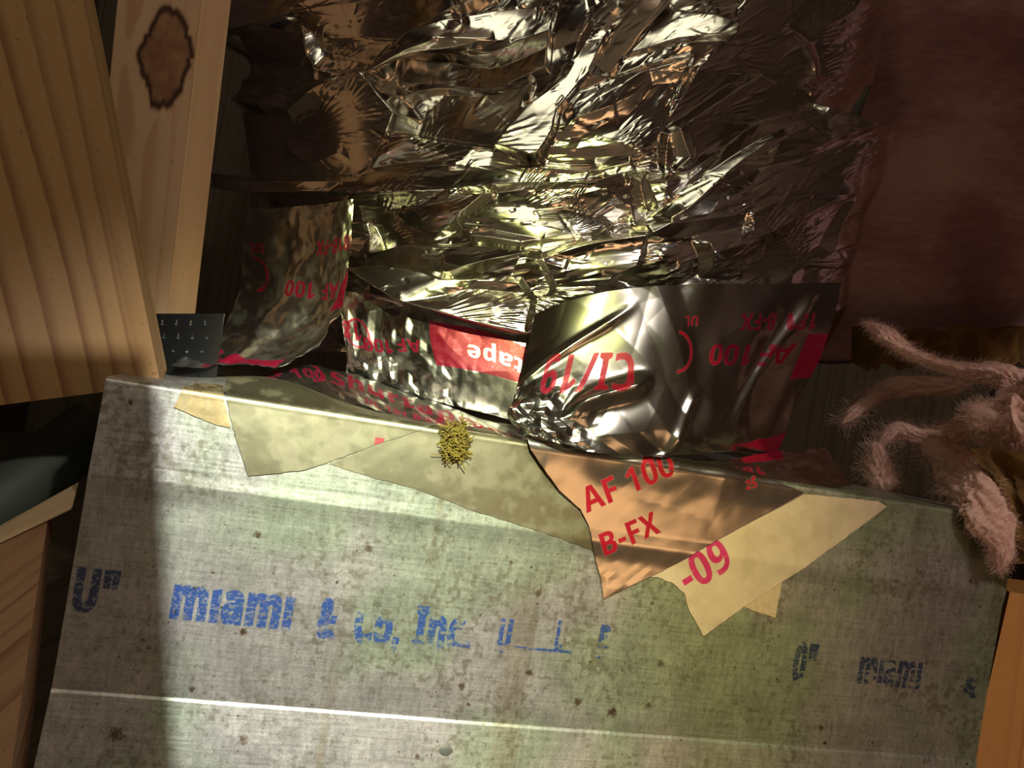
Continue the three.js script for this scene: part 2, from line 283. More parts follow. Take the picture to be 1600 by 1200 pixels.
function skinPatch(pixels, lift, { cell = 0.003, torn = 0.0006, seed = 3, thickness = 0.00025 } = {}) {   // tape lying on the skin of the box; returns geometry and its uv frame
  const poly = roughen(pixels.map((p) => p.length === 3 ? [onFace(p[0], p[1])[0], p[2]] : onFace(p[0], p[1])), 0.002, torn, seed);
  const us = poly.map((p) => p[0]), vs = poly.map((p) => p[1]), u0 = Math.min(...us), u1 = Math.max(...us), v0 = Math.min(...vs), v1 = Math.max(...vs);
  const pos = [], uv = [], nor = [], idx = [], seen = new Map();
  const at = (u, v) => sheet(u, v, lift(u, v));
  const vert = ([u, v]) => { const key = `${Math.round(u * 1e6)},${Math.round(v * 1e6)}`; if (seen.has(key)) return seen.get(key); const p = at(u, v), e = 0.0004, n = at(u, v + e).sub(at(u, v - e)).cross(at(u + e, v).sub(at(u - e, v))).normalize(); const k = pos.length / 3; pos.push(p.x, p.y, p.z); nor.push(n.x, n.y, n.z); uv.push((u - u0) / (u1 - u0), 1 - (v - v0) / (v1 - v0)); seen.set(key, k); return k; };
  for (let y = v0; y < v1;) { const cy = y < 0.006 && y > -0.012 ? 0.0006 : cell; for (let x = u0; x < u1; x += cell) { const p = clipCell(poly, x, y, x + cell, y + cy); if (p.length < 3) continue; const ids = p.map(vert); for (let k = 1; k + 1 < ids.length; k++) if (ids[0] !== ids[k] && ids[k] !== ids[k + 1] && ids[k + 1] !== ids[0]) idx.push(ids[0], ids[k + 1], ids[k]); } y += cy; }
  let g = new THREE.BufferGeometry(); g.setAttribute('position', new THREE.Float32BufferAttribute(pos, 3)); g.setAttribute('normal', new THREE.Float32BufferAttribute(nor, 3)); g.setAttribute('uv', new THREE.Float32BufferAttribute(uv, 2));
  // make every triangle face outwards
  { const a = V3(0, 0, 0), b = V3(0, 0, 0), c = V3(0, 0, 0), n = V3(0, 0, 0); for (let t = 0; t < idx.length; t += 3) { a.fromArray(pos, idx[t] * 3); b.fromArray(pos, idx[t + 1] * 3); c.fromArray(pos, idx[t + 2] * 3); n.fromArray(nor, idx[t] * 3); if (b.sub(a).cross(c.sub(a)).dot(n) < 0) { const q = idx[t + 1]; idx[t + 1] = idx[t + 2]; idx[t + 2] = q; } } }
  g.setIndex(idx); g = solidify(g, thickness);
  return { g, frame: [u0, v0, u1, v1], center: sheet((u0 + u1) / 2, (v0 + v1) / 2) };
}
const faceAngle = (a, b) => { const p = onFace(...a), q = onFace(...b); return Math.atan2(q[1] - p[1], q[0] - p[0]); };
function skinText(frame, w, h) {                                          // writes on a patch where the photograph has it
  const [u0, v0, u1, v1] = frame, X = (u) => (u - u0) / (u1 - u0) * w, Y = (v) => (v - v0) / (v1 - v0) * h, k = w / (u1 - u0);
  const write = (g, text, px, py, toward, sizePx, sx = 1, weight = 'bold') => { const a = onFace(px, py), m = sizePx * 0.00047 * k; g.save(); g.translate(X(a[0]), Y(a[1])); g.rotate(faceAngle([px, py], toward)); g.scale(sx, 1); g.textAlign = 'left'; g.font = `${weight} ${m}px sans-serif`; g.fillText(text, 0, 0); g.restore(); };
  write.square = (g, px, py, sizePx) => { const a = onFace(px, py), m = sizePx * 0.00045 * k; g.fillRect(X(a[0]) - m / 2, Y(a[1]) - m / 2, m, m * 1.1); };
  return write;
}
function addSkinTape(name, label, pixels, lift, matFn, opt) {
  const { g, frame, center } = skinPatch(pixels, lift, opt);
  const asp = (frame[3] - frame[1]) / (frame[2] - frame[0]), w = 640, h = Math.max(64, Math.round(640 * asp));
  const m = mesh(name, g, matFn(w, h, skinText(frame, w, h), frame), scene, { at: center }); return tag(m, label, 'tape');
}

// old tape pieces lying flat on the skin, lowest layer first
const flat = (h, amp = 0.0004, s = 1) => (u, v) => h + amp * (0.5 + 0.5 * fbm(u * 60, v * 60, s, 3));
const AGED = { base: [146, 142, 112], metal: 0.9, rough: 0.36, dirt: 0.5, dirtColor: [116, 110, 86] };
addSkinTape('foil_tape', 'small dusty tan tape scrap at the left end of the top bend',
  [[272, 636], [284, 612], [300, -0.02], [345, -0.02], [350, 630], [358, 655], [361, 668], [338, 664]].map((p) => p.length === 2 && p[1] < 0 ? [p[0], 600, p[1]] : p), flat(0.0009, 0.0006, 4),
  (w, h) => tapeMaterial(w, h, () => {}, { ...AGED, base: [192, 170, 122], seed: 14 }), { seed: 5 });
addSkinTape('foil_tape', 'wide yellowed foil tape strip with a mustard dirt clump at its top edge',
  [[514, 724], [590, 694], [690, 664, -0.012], [830, 690, -0.012], [868, 770], [905, 800], [932, 862], [870, 838], [800, 816], [740, 797], [650, 763], [580, 745]], flat(0.0006, 0.0004, 6),
  (w, h) => tapeMaterial(w, h, () => {}, { ...AGED, seed: 24 }), { seed: 6 });
addSkinTape('foil_tape', 'yellowed tape piece with a straight left edge and a tiny red print mark',
  [[346, 630, -0.008], [361, 655], [376, 705], [388, 743], [430, 739], [478, 733], [512, 722], [590, 693], [690, 662], [700, 676, -0.012], [620, 655, -0.030], [520, 640, -0.05], [430, 620, -0.06], [340, 610, -0.06]].map((p) => p), flat(0.0012, 0.0005, 7),
  (w, h, T) => tapeMaterial(w, h, (g) => { T.square(g, 592, 691, 14); }, { ...AGED, seed: 34, inkColor: [170, 60, 60] }), { seed: 7 });
addSkinTape('foil_tape', 'small tan tape corner peeking out under the pale tape marked 09',
  [[1150, 944], [1222, 892], [1208, 964]], flat(0.0004, 0.0003, 8), (w, h) => tapeMaterial(w, h, () => {}, { ...AGED, base: [214, 186, 162], metal: 0.2, dirt: 0.2, dirtColor: [158, 130, 104], seed: 44 }), { seed: 8 });
addSkinTape('foil_tape', 'pale tan tape piece stamped 09 in pink with a pointed lower corner',
  [[1000, 900], [1120, 790], [1260, 772], [1372, 783], [1384, 792], [1320, 838], [1225, 903], [1160, 945], [1096, 992], [1073, 950], [1066, 925], [1046, 908], [1022, 900]], flat(0.0008, 0.0005, 9),
  (w, h, T) => tapeMaterial(w, h, (g) => { T(g, '-09', 1060, 905, [1150, 848], 80, 0.8); }, { ...AGED, base: [218, 192, 172], metal: 0.2, dirt: 0.2, dirtColor: [158, 130, 104], rough: 0.5, inkColor: [196, 40, 104], seed: 54, wear: 0.2 }), { seed: 9 });
{ // the bright printed triangle, pulled over the edge and wrinkled
  const wr = (u, v) => { const a = u * 0.82 + v * 0.57, b = -u * 0.57 + v * 0.82; const up = smooth(0.09, -0.01, v);
    return 0.0022 + 0.0025 * up + 0.0012 * up * vnoise(a * 34, b * 16, 101) + 0.0005 * facet(a * 45, b * 24, 102) * (0.3 + up) + 0.0004 * facet(a * 190, b * 120, 103) * smooth(0.05, 0.12, v) + 0.00015 * vnoise(a * 120, b * 70, 104) + 0.004 * smooth(0.35, 0.30, u) * smooth(0.06, 0.0, v); };
  addSkinTape('foil_tape', 'bright foil tape triangle printed AF 100 B-FX hanging over the box front',
    [[800, 694, -0.012], [900, 722, -0.012], [1000, 735, -0.012], [1110, 765, -0.010], [1252, 768], [1120, 838], [1030, 890], [940, 933], [935, 900], [925, 862], [916, 820], [903, 794], [870, 765], [838, 722]], wr,
    (w, h, T) => tapeMaterial(w, h, (g) => { T(g, 'AF 100', 906, 782, [1046, 722], 54, 0.95); T(g, 'B-FX', 932, 852, [1034, 808], 50, 0.95); T(g, '25', 1160, 758, [1186, 752], 20); }, { base: [214, 208, 192], rough: 0.22, seed: 64, wear: 0.05, inkColor: [172, 14, 38] }), { seed: 10, torn: 0.0003, cell: 0.002 });
}

// curved tape wound around the duct collar
function windTape(label, rows, nu, nv, disp, w, h, draw, mat = {}, edge = 0.006) {
  const base = net(rows), edgy = (s, t) => [s + edge * 0.4 * vnoise(t * 31, 1, 7) * (s < 0.5 ? 1 : -1) * (s === 0 || s === 1 ? 1 : 0), t];
  const fn = alongNormal((s, t) => { const [a, b] = edgy(s, t); const q = base(a, b); return P(q[0], q[1], q[2]); }, disp);
  const g = gridGeometry(nu, nv, fn, { thickness: 0.0003 });
  const c = base(0.5, 1); const m = mesh('foil_tape', g, tapeMaterial(w, h, draw, { seed: 75, ...mat }), scene, { at: P(c[0], c[1], c[2]) });
  return tag(m, label, 'tape');
}
const put = (g, text, x, y, size, turn = 180, sx = 1, weight = 'bold') => { g.save(); g.translate(x, y); g.rotate(turn * Math.PI / 180); g.scale(sx, 1); g.font = `${weight} ${size}px sans-serif`; g.fillText(text, 0, 0); g.restore(); };
const ring = (g, x, y, r, lw, a0 = 0, a1 = 6.3) => { g.lineWidth = lw; g.beginPath(); g.arc(x, y, r, a0, a1); g.stroke(); };
// left
windTape('dim foil tape at the far left of the collar with upside-down red print', [
  [[376, 326, .80], [420, 326, .755], [470, 322, .725], [520, 316, .705], [553, 311, .70]],
  [[378, 390, .80], [420, 395, .755], [470, 395, .725], [515, 395, .71], [547, 385, .70]],
  [[372, 455, .79], [410, 470, .75], [455, 475, .725], [505, 478, .71], [535, 470, .70]],
  [[340, 525, .72], [385, 530, .71], [430, 535, .705], [485, 530, .70], [521, 502, .695]],
  [[268, 568, .645], [330, 571, .65], [385, 574, .66], [440, 572, .67], [497, 541, .68]]], 120, 150,
  (s, t) => 0.0035 * facet(s * 3 + t, t * 3.4, 111) * smooth(0, 0.2, t) + 0.0018 * facet(s * 7, t * 8, 112) + 0.0007 * facet(s * 20, t * 22, 113) + 0.004 * Math.exp(-(((s - 0.38 + 0.25 * (t - 0.7)) / 0.06) ** 2)) * smooth(0.6, 0.75, t), 512, 700,
  (g, w, h) => { put(g, '181B-FX', 425, 158, 66, 180, 0.78); put(g, 'AF 100', 330, 296, 76, 180, 0.9); g.beginPath(); g.moveTo(w - 4, 240); g.lineTo(w, 375); g.lineTo(w - 96, 375); g.lineTo(w - 60, 300); g.fill(); ring(g, 60, 260, 62, 10, -1.5, 1.2); put(g, 'UL', 75, 160, 50); g.fillRect(90, 630, 270, 60); put(g, '81', 70, 615, 60, 160); }, { rough: 0.3, dirt: 0.12, dirtColor: [90, 84, 74] });
// middle
windTape('recessed foil tape under the duct lip with a red print block', [
  [[528, 455, .73], [600, 462, .72], [680, 478, .71], [770, 500, .705], [850, 540, .705]],
  [[536, 510, .725], [600, 520, .715], [680, 530, .707], [770, 545, .703], [850, 575, .705]],
  [[540, 560, .718], [610, 570, .71], [690, 575, .703], [770, 590, .70], [845, 612, .70]],
  [[535, 590, .715], [620, 612, .705], [700, 632, .70], [770, 648, .697], [840, 668, .695]]], 200, 120,
  (s, t) => 0.003 * facet(s * 5, t * 2, 121) * (1 - 0.6 * s) + 0.0022 * facet(s * 11, t * 5, 122) * smooth(0.7, 0.1, s) + 0.0012 * facet(s * 19, t * 7, 123) * smooth(0.75, 0.3, s) + 0.0007 * facet(s * 30, t * 10, 124) * smooth(0.5, 0.7, t) * smooth(0.8, 0.5, s) + 0.006 * t * (1 - t) - 0.004 * t, 900, 460,
  (g, w, h) => { g.fillRect(430, 80, 430, 215); g.globalCompositeOperation = 'destination-out'; put(g, 'shurtape', 800, 198, 124, 180, 0.86); g.globalCompositeOperation = 'source-over'; put(g, 'AF', 330, 200, 92); put(g, '100', 185, 215, 88); put(g, '18', 60, 165, 110); ring(g, 90, 175, 60, 10); }, { rough: 0.2, dirt: 0.16, dirtColor: [110, 104, 92] });
// flange strip
windTape('low flange tape strip with smeared red script between collar and box bend', [
  [[400, 583, .71], [480, 572, .712], [560, 588, .71], [640, 618, .705], [730, 646, .70], [830, 676, .695]],
  [[420, 590, .67], [490, 592, .67], [565, 610, .665], [650, 636, .655], [740, 660, .648], [830, 688, .645]],
  [[440, 596, .645], [505, 616, .637], [570, 636, .632], [655, 658, .625], [745, 682, .619], [835, 704, .616]]], 200, 40,
  (s, t) => 0.0018 * facet(s * 9, t * 2.5, 131) + 0.001 * facet(s * 26, t * 6, 132) + 0.0015 * vnoise(s * 14, t * 1.5, 133), 1024, 200,
  (g, w, h) => { put(g, 'AF 100', 130, 70, 80, 0, 1.1); ring(g, 200, 60, 52, 14, -1.2, 1.6); put(g, 'Shurtape', 560, 74, 96, 4, 1.3); put(g, 'UL 181 B-FX', 560, 150, 44, 0, 1.2); put(g, 'Tape', 900, 120, 80); }, { rough: 0.28 });
// right
windTape('large crumpled foil tape right of centre marked CI/19 upside down', [
  [[836, 492, .648], [880, 474, .640], [950, 456, .636], [1030, 446, .640], [1110, 443, .655], [1210, 443, .69], [1314, 441, .75]],
  [[824, 545, .640], [875, 530, .632], [950, 520, .632], [1030, 518, .637], [1105, 520, .655], [1200, 520, .69], [1294, 518, .75]],
  [[806, 610, .625], [862, 600, .618], [945, 590, .624], [1025, 592, .634], [1095, 596, .652], [1180, 598, .69], [1268, 590, .745]],
  [[793, 650, .612], [850, 655, .607], [930, 662, .612], [1010, 670, .625], [1085, 676, .645], [1165, 672, .68], [1238, 662, .735]],
  [[820, 676, .606], [866, 692, .603], [930, 706, .608], [1005, 712, .625], [1085, 710, .65], [1160, 706, .685], [1214, 712, .72]]], 260, 190,
  (s, t) => { const c = smooth(0.42, 0.1, s) * smooth(0.35, 0.75, t); const f1 = 0.010 * Math.exp(-(((t - 0.62 + 0.55 * (s - 0.30)) / 0.05) ** 2)) * smooth(0.22, 0.3, s) * smooth(0.5, 0.42, s);
    return 0.005 * Math.exp(-(((s - 0.90 + 0.22 * (t - 0.15)) / 0.012) ** 2)) * smooth(0.05, 0.15, t) * smooth(0.75, 0.5, t) + 0.003 * Math.exp(-(((s - 0.76 + 0.2 * t) / 0.02) ** 2)) * smooth(0.5, 0.6, t) + 0.003 * vnoise(s * 14, t * 3, 145) * smooth(0.5, 0.7, s) + 0.004 * facet(s * 5 + 2, t * 3.2, 141) * (0.5 + c) + 0.005 * c * facet(s * 13, t * 8, 142) + 0.0022 * c * facet(s * 30, t * 17, 143) + 0.0025 * facet(s * 9 - t * 3, t * 2.5, 144) * smooth(0.3, 0.6, s) + f1 + 0.003 * Math.exp(-(((t - 0.3 + 0.9 * (s - 0.22)) / 0.03) ** 2)) * smooth(0.45, 0.3, s); }, 1000, 620,
  (g, w, h) => { put(g, 'CI/19', 275, 285, 185, 184, 0.66); put(g, 'AF 100', 800, 222, 92, 180, 0.8); put(g, '181 B-FX', 850, 122, 66, 180, 0.72); g.fillRect(930, 160, 70, 150); ring(g, 560, 220, 66, 12, -1.4, 1.4); put(g, 'UL', 620, 120, 40); g.beginPath(); g.moveTo(880, 520); g.lineTo(1000, 500); g.lineTo(985, 620); g.lineTo(820, 560); g.fill(); }, { rough: 0.22, base: [186, 185, 180] });
windTape('dark flange tape strip at the right with a red printed circle', [
  [[930, 700, .63], [1020, 714, .64], [1110, 720, .66], [1210, 706, .71], [1290, 700, .76]],
  [[950, 711, .628], [1030, 724, .638], [1120, 733, .655], [1220, 732, .695], [1312, 733, .742]],
  [[960, 721, .628], [1040, 735, .634], [1130, 750, .650], [1240, 763, .678], [1330, 759, .716]]], 160, 40,
  (s, t) => 0.0012 * facet(s * 8, t * 2, 151) + 0.0006 * facet(s * 24, t * 6, 152), 900, 220,
  (g, w, h) => { g.lineWidth = 12; g.beginPath(); g.ellipse(330, 90, 140, 46, 0, 0, 6.3); g.stroke(); put(g, 'UL', 330, 92, 70, 0, 1.5); put(g, '181', 560, 120, 70); g.fillRect(560, 0, 140, 60); }, { rough: 0.22 });

// ------------------------------------------------------------------ the foil-jacketed duct
const K = 0.00050;                                                        // metres per pixel of the sketch of its folds
const FOLDS = [                                                           // a raised or sunken facet: outline, lift (mm), slope to the right, slope downwards, edge softness
  [[[598, 112], [640, 60], [700, 35], [760, 12], [870, -4], [882, 8], [862, 52], [800, 56], [740, 64], [690, 88], [640, 108]], 9, 'lamp', 0, 5],
  [[[600, 112], [690, 90], [800, 58], [862, 54], [850, 100], [780, 120], [640, 150], [560, 160]], -3, 0.3, -0.5, 6],
  [[[440, 20], [620, -10], [760, -10], [690, 34], [610, 80], [590, 108], [500, 100], [460, 60]], 0, 0.22, -0.22, 8],
  [[[752, 260], [800, 165], [880, 110], [985, -10], [1014, -10], [940, 85], [872, 160], [860, 200], [832, 250], [790, 263]], 14, 'lamp', 0, 5],
  [[[640, 160], [820, 120], [800, 165], [756, 230], [620, 210]], -7, 0.25, -0.4, 8],
  [[[872, 168], [1000, 110], [1085, 90], [1050, 170], [1040, 215], [1000, 240], [835, 262], [862, 205]], 3, 0.08, 0.0, 8, 0.6],
  [[[1008, 52], [1065, 2], [1112, 24], [1152, 55], [1140, 66], [1060, 60], [985, 80]], 10, 'lamp', 0, 4],
  [[[930, 100], [1010, -10], [1060, -10], [1000, 60], [960, 110]], 2, 0.4, -0.3, 6],
  [[[1160, -10], [1490, -10], [1480, 235], [1300, 165], [1200, 120], [1068, 212], [1046, 192], [1092, 110], [1142, 68]], -12, -0.25, -0.25, 5],
  [[[1046, 205], [1200, 130], [1310, 150], [1290, 175], [1210, 200], [1060, 300]], -2, -0.2, -0.2, 6],
  [[[1034, 335], [1080, 290], [1150, 245], [1212, 203], [1217, 222], [1150, 275], [1080, 325], [1045, 345]], 11, 'lamp', 0, 4],
  [[[560, 265], [760, 262], [930, 262], [990, 245], [1000, 262], [930, 285], [760, 300], [600, 300], [400, 290], [330, 283], [420, 262]], 8, 0.0, -0.22, 6],
  [[[330, 60], [440, 20], [480, 90], [560, 130], [520, 150], [400, 132]], -4, 0.2, 0.3, 8],
  [[[318, 150], [400, 162], [600, 125], [640, 190], [560, 268], [420, 262], [318, 255]], -7, 0.26, -0.42, 8],
  [[[322, 290], [545, 296], [540, 312], [480, 320], [380, 330], [330, 330]], -16, 0.2, -0.6, 6],
  [[[715, 352], [770, 325], [880, 332], [965, 350], [940, 372], [820, 386], [740, 372]], 5, 'lamp', 0, 5],
  [[[855, 412], [930, 385], [1003, 372], [992, 425], [960, 450], [880, 456]], 6, 0.10, 0.17, 6],
  [[[560, 420], [640, 405], [700, 430], [820, 440], [845, 470], [835, 520], [740, 500], [640, 470]], 15, 'lamp', 0, 6],
  [[[545, 452], [640, 472], [740, 502], [840, 528], [850, 560], [700, 530], [560, 490]], -16, 0.0, -0.8, 6],
  [[[995, 270], [1022, 262], [1032, 320], [1000, 352]], -8, -0.5, -0.2, 4],
  [[[1080, 380], [1230, 310], [1330, 320], [1300, 400], [1200, 440], [1100, 430]], 3, -0.15, -0.1, 10],
  [[[1000, 355], [1160, 340], [1170, 330], [1160, 365], [1080, 385], [1005, 380]], 5, -0.1, -0.35, 6],
  [[[560, 340], [700, 305], [760, 310], [700, 350], [640, 372], [570, 380]], 0, 0.25, -0.4, 6],
  [[[700, 268], [740, 235], [830, 262], [760, 270]], 4, 'lamp', 0, 5], [[[560, 390], [640, 372], [720, 380], [850, 400], [700, 420], [600, 405]], 4, 0.1, -0.3, 5],
];
const LEFT = [[-140, 262], [0, 276], [60, 296], [110, 372], [150, 352], [200, 340], [270, 326], [300, 335], [340, 372], [420, 376], [560, 372]], RIGHT = [[-140, 1464], [0, 1448], [130, 1440], [200, 1412], [300, 1378], [400, 1342], [470, 1318], [560, 1292]];
const edgeAt = (tab, y) => { let i = 0; while (i < tab.length - 2 && tab[i + 1][0] < y) i++; const t = (y - tab[i][0]) / (tab[i + 1][0] - tab[i][0]); return lerp(tab[i][1], tab[i + 1][1], t); };
const Y0 = -400, Y1 = 545;
const ductAt = (phi, y, fat = 1) => {                                            // the smooth crushed tube
    const l = edgeAt(LEFT, y), r = edgeAt(RIGHT, y), c = (l + r) / 2, hw = (r - l) / 2, mid = 0.875 - 0.02 * smooth(300, 0, y), deep = 0.19;
    return P(c + hw * fat * Math.sin(phi), y, mid - deep * Math.cos(phi));
  };
const RIDGES = [                                                          // a sharp crease line: points, height (mm), reach to either side (px)
  [[[392, 150], [450, 165], [600, 110], [690, 68], [760, 55]], 6, 10], [[[610, 150], [700, 110], [820, 80], [960, 55]], -5, 14],
  [[[320, 282], [430, 292], [545, 300], [700, 300], [850, 288]], 7, 10], [[[548, 330], [640, 320], [760, 310]], -5, 16],
  [[[690, 402], [760, 425], [860, 412], [1000, 375], [1060, 340], [1215, 210]], 6, 12], [[[650, 470], [740, 450], [850, 458], [990, 440]], -6, 12],
  [[[1060, 190], [1090, 240], [1068, 258]], 8, 9], [[[1280, 150], [1312, 120], [1300, 90], [1240, 40]], 6, 9],
  [[[1180, 280], [1300, 215], [1390, 190]], 5, 14], [[[1070, 330], [1200, 270], [1360, 210]], -6, 16], [[[1050, 420], [1200, 370], [1340, 300]], 5, 14],
  [[[560, 395], [640, 370], [700, 372]], 5, 9], [[[600, 330], [650, 350], [740, 355], [860, 380]], -5, 12], [[[420, 210], [470, 240], [540, 225]], 5, 10],
  [[[700, 0], [715, 40], [690, 70]], -4, 7], [[[480, 40], [500, 100], [505, 120]], 4, 8], [[[940, 275], [1000, 262], [1090, 262], [1160, 235]], 4, 8],
  [[[830, 300], [900, 290], [990, 300]], 4, 10], [[[760, 420], [830, 408], [900, 430]], 5, 9],
];
function insideDistance(poly, x, y) {                                     // positive inside, in px
  let d = 1e9, inside = false;
  for (let i = 0, j = poly.length - 1; i < poly.length; j = i++) { const [ax, ay] = poly[j], [bx, by] = poly[i]; const ex = bx - ax, ey = by - ay, t = clamp(((x - ax) * ex + (y - ay) * ey) / (ex * ex + ey * ey), 0, 1); d = Math.min(d, Math.hypot(x - ax - t * ex, y - ay - t * ey)); if ((by > y) !== (ay > y) && x < (ax - bx) * (y - by) / (ay - by) + bx) inside = !inside; }
  return inside ? d : -d;
}
for (const f of FOLDS) { const xs = f[0].map((p) => p[0]), ys = f[0].map((p) => p[1]); f.box = [Math.min(...xs) - 30, Math.min(...ys) - 30, Math.max(...xs) + 30, Math.max(...ys) + 30]; f.mid = [xs.reduce((a, b) => a + b) / xs.length, ys.reduce((a, b) => a + b) / ys.length];
  if (f[2] === 'lamp') { const e = 0.004, ph = Math.asin(clamp((f.mid[0] - 862) / 545, -0.95, 0.95)), q = ductAt(ph, f.mid[1]), ex = ductAt(ph + e, f.mid[1]).sub(ductAt(ph - e, f.mid[1])).normalize(), ey = ductAt(ph, f.mid[1] + 3).sub(ductAt(ph, f.mid[1] - 3)).normalize(), b = ey.clone().cross(ex).normalize(), n = V3(0, CAM_Y, 0).sub(q).normalize().add(ADDED_PANEL_AT.clone().sub(q).normalize()); f[2] = -n.dot(ex) / n.dot(b); f[3] = -n.dot(ey) / n.dot(b); } }
for (const r of RIDGES) { const xs = r[0].map((p) => p[0]), ys = r[0].map((p) => p[1]); r.box = [Math.min(...xs) - 50, Math.min(...ys) - 50, Math.max(...xs) + 50, Math.max(...ys) + 50]; }
function grain(x, y, angle, long, s, sc) { const c = Math.cos(angle), d = Math.sin(angle); return facet((x * c + y * d) / (sc * long), (-x * d + y * c) / sc, s); }
// single fine wrinkles: short creases that follow the lie of the foil, kept in a grid for speed
const flow = (x, y) => { const wR = smooth(980, 1120, x), wU = smooth(250, 150, y) * smooth(620, 760, x) * (1 - wR), wL = smooth(430, 470, y) * (1 - wR); return -0.12 * (1 - wR - wU - wL) - 0.42 * wR - 0.72 * wU + 0.2 * wL; };
const WRINKLES = new Map();
{ const r = mulberry(77), put1 = (c) => { const x0 = Math.min(c.ax, c.bx) - 9, x1 = Math.max(c.ax, c.bx) + 9, y0 = Math.min(c.ay, c.by) - 9, y1 = Math.max(c.ay, c.by) + 9; for (let j = Math.floor(y0 / 24); j <= y1 / 24; j++) for (let i = Math.floor(x0 / 24); i <= x1 / 24; i++) { const k = i * 1000 + j; if (!WRINKLES.has(k)) WRINKLES.set(k, []); WRINKLES.get(k).push(c); } };
  for (let n = 0; n < 2500; n++) { const x = 290 + 1130 * r(), y = -400 + 960 * r(), a = flow(x, y) + (r() < 0.72 ? (r() - 0.5) * 0.7 : (r() - 0.5) * 3.1), L = 10 + 90 * r() * r() * r() + 16 * r(), w = 1.8 + 3.0 * r(), h = (r() < 0.6 ? 1 : -1) * (0.00018 + 0.00042 * r()) * w / 3; put1({ ax: x, ay: y, bx: x + Math.cos(a) * L, by: y + Math.sin(a) * L, w, h }); }
  for (let n = 0; n < 34; n++) { const x = 340 + 1020 * r(), y = -60 + 560 * r(), m = 6 + Math.floor(7 * r()), a0 = flow(x, y) + (r() - 0.5); for (let q = 0; q < m; q++) { const a = a0 + (q - m / 2) * 0.09 + (r() - 0.5) * 0.08, L = 26 + 60 * r(), off = (q - m / 2) * 5; const sx = x - Math.sin(a0) * off, sy = y + Math.cos(a0) * off; put1({ ax: sx, ay: sy, bx: sx + Math.cos(a) * L, by: sy + Math.sin(a) * L, w: 2.4 + 1.2 * r(), h: 0.0005 + 0.0004 * r() }); } } }   // bundles of parallel pleats
function wrinkle(x, y) { let h = 0; for (const c of WRINKLES.get(Math.floor(x / 24) * 1000 + Math.floor(y / 24)) || []) { const ex = c.bx - c.ax, ey = c.by - c.ay, t = clamp(((x - c.ax) * ex + (y - c.ay) * ey) / (ex * ex + ey * ey), 0, 1), d = Math.hypot(x - c.ax - t * ex, y - c.ay - t * ey); if (d < c.w) h += c.h * (1 - d / c.w) * Math.min(1, 5 * t * (1 - t)); } return h; }
function crumple(x0, y0) {                                                // height of the foil in metres
  const x = x0 + 16 * vnoise(x0 / 130, y0 / 130, 161), y = y0 + 14 * vnoise(x0 / 130, y0 / 130, 163);
  const wR = smooth(980, 1120, x0), wU = smooth(250, 150, y0) * smooth(620, 760, x0) * (1 - wR), wL = smooth(430, 470, y0) * (1 - wR), wF = Math.max(0, 1 - wR - wU - wL);
  const g = (long, s, sc) => (wF ? wF * grain(x, y, -0.12, long, s, sc) : 0) + (wR ? wR * grain(x, y, -0.42, long, s + 1, sc) : 0) + (wU ? wU * grain(x, y, -0.72, long, s + 2, sc) : 0) + (wL ? wL * grain(x, y, 0.2, long, s + 3, sc) : 0);
  let big = 0.0125 * g(2.0, 171, 100) + 0.0062 * g(2.2, 181, 47) + 0.0022 * g(2, 187, 28) * smooth(-0.2, 0.4, vnoise(x0 / 80, y0 / 70, 168));
  let fold = 0, w = 0, keep = 0;
  for (const f of FOLDS) { const b = f.box; if (x < b[0] || x > b[2] || y < b[1] || y > b[3]) continue; const d = insideDistance(f[0], x, y); if (d < -f[4]) continue; const k = clamp((d + f[4]) / (1.5 * f[4]), 0, 1); const h = 0.001 * f[1] + K * (f[2] * (x - f.mid[0]) - f[3] * -(y - f.mid[1])); fold = lerp(fold, h, k); w = Math.max(w, k); keep = lerp(keep, (f[5] || 0), k); }
  let h = big * (1 - 0.84 * w + keep) + fold;
  for (const r of RIDGES) { const b = r.box; if (x < b[0] || x > b[2] || y < b[1] || y > b[3]) continue; let d = 1e9, at = 0; const n = r[0].length - 1; for (let i = 0; i < n; i++) { const [ax, ay] = r[0][i], [bx, by] = r[0][i + 1], ex = bx - ax, ey = by - ay, t = clamp(((x - ax) * ex + (y - ay) * ey) / (ex * ex + ey * ey), 0, 1), q = Math.hypot(x - ax - t * ex, y - ay - t * ey); if (q < d) { d = q; at = (i + t) / n; } } const side = Math.max(0, 1 - d / (r[2] * 2.2)); h += 0.001 * r[1] * side * side * Math.sqrt(Math.max(0, Math.sin(Math.PI * at))); }
  const busy = smooth(-0.35, 0.55, fbm(x0 / 90, y0 / 60, 165, 2));
  h += (0.0011 * g(2.6, 191, 21) + 0.0005 * g(4, 201, 10) + 0.00028 * g(9, 207, 5.5)) * (0.15 + 0.75 * busy) * (1 - 0.5 * w) + wrinkle(x0, y0) * (1 - 0.35 * w);
  const lip = 462 + (x0 - 555) * 0.218; h -= 0.04 * smooth(lip, lip + 16, y0) * smooth(880, 840, x0);   // drawn in under the lip
  return h;
}
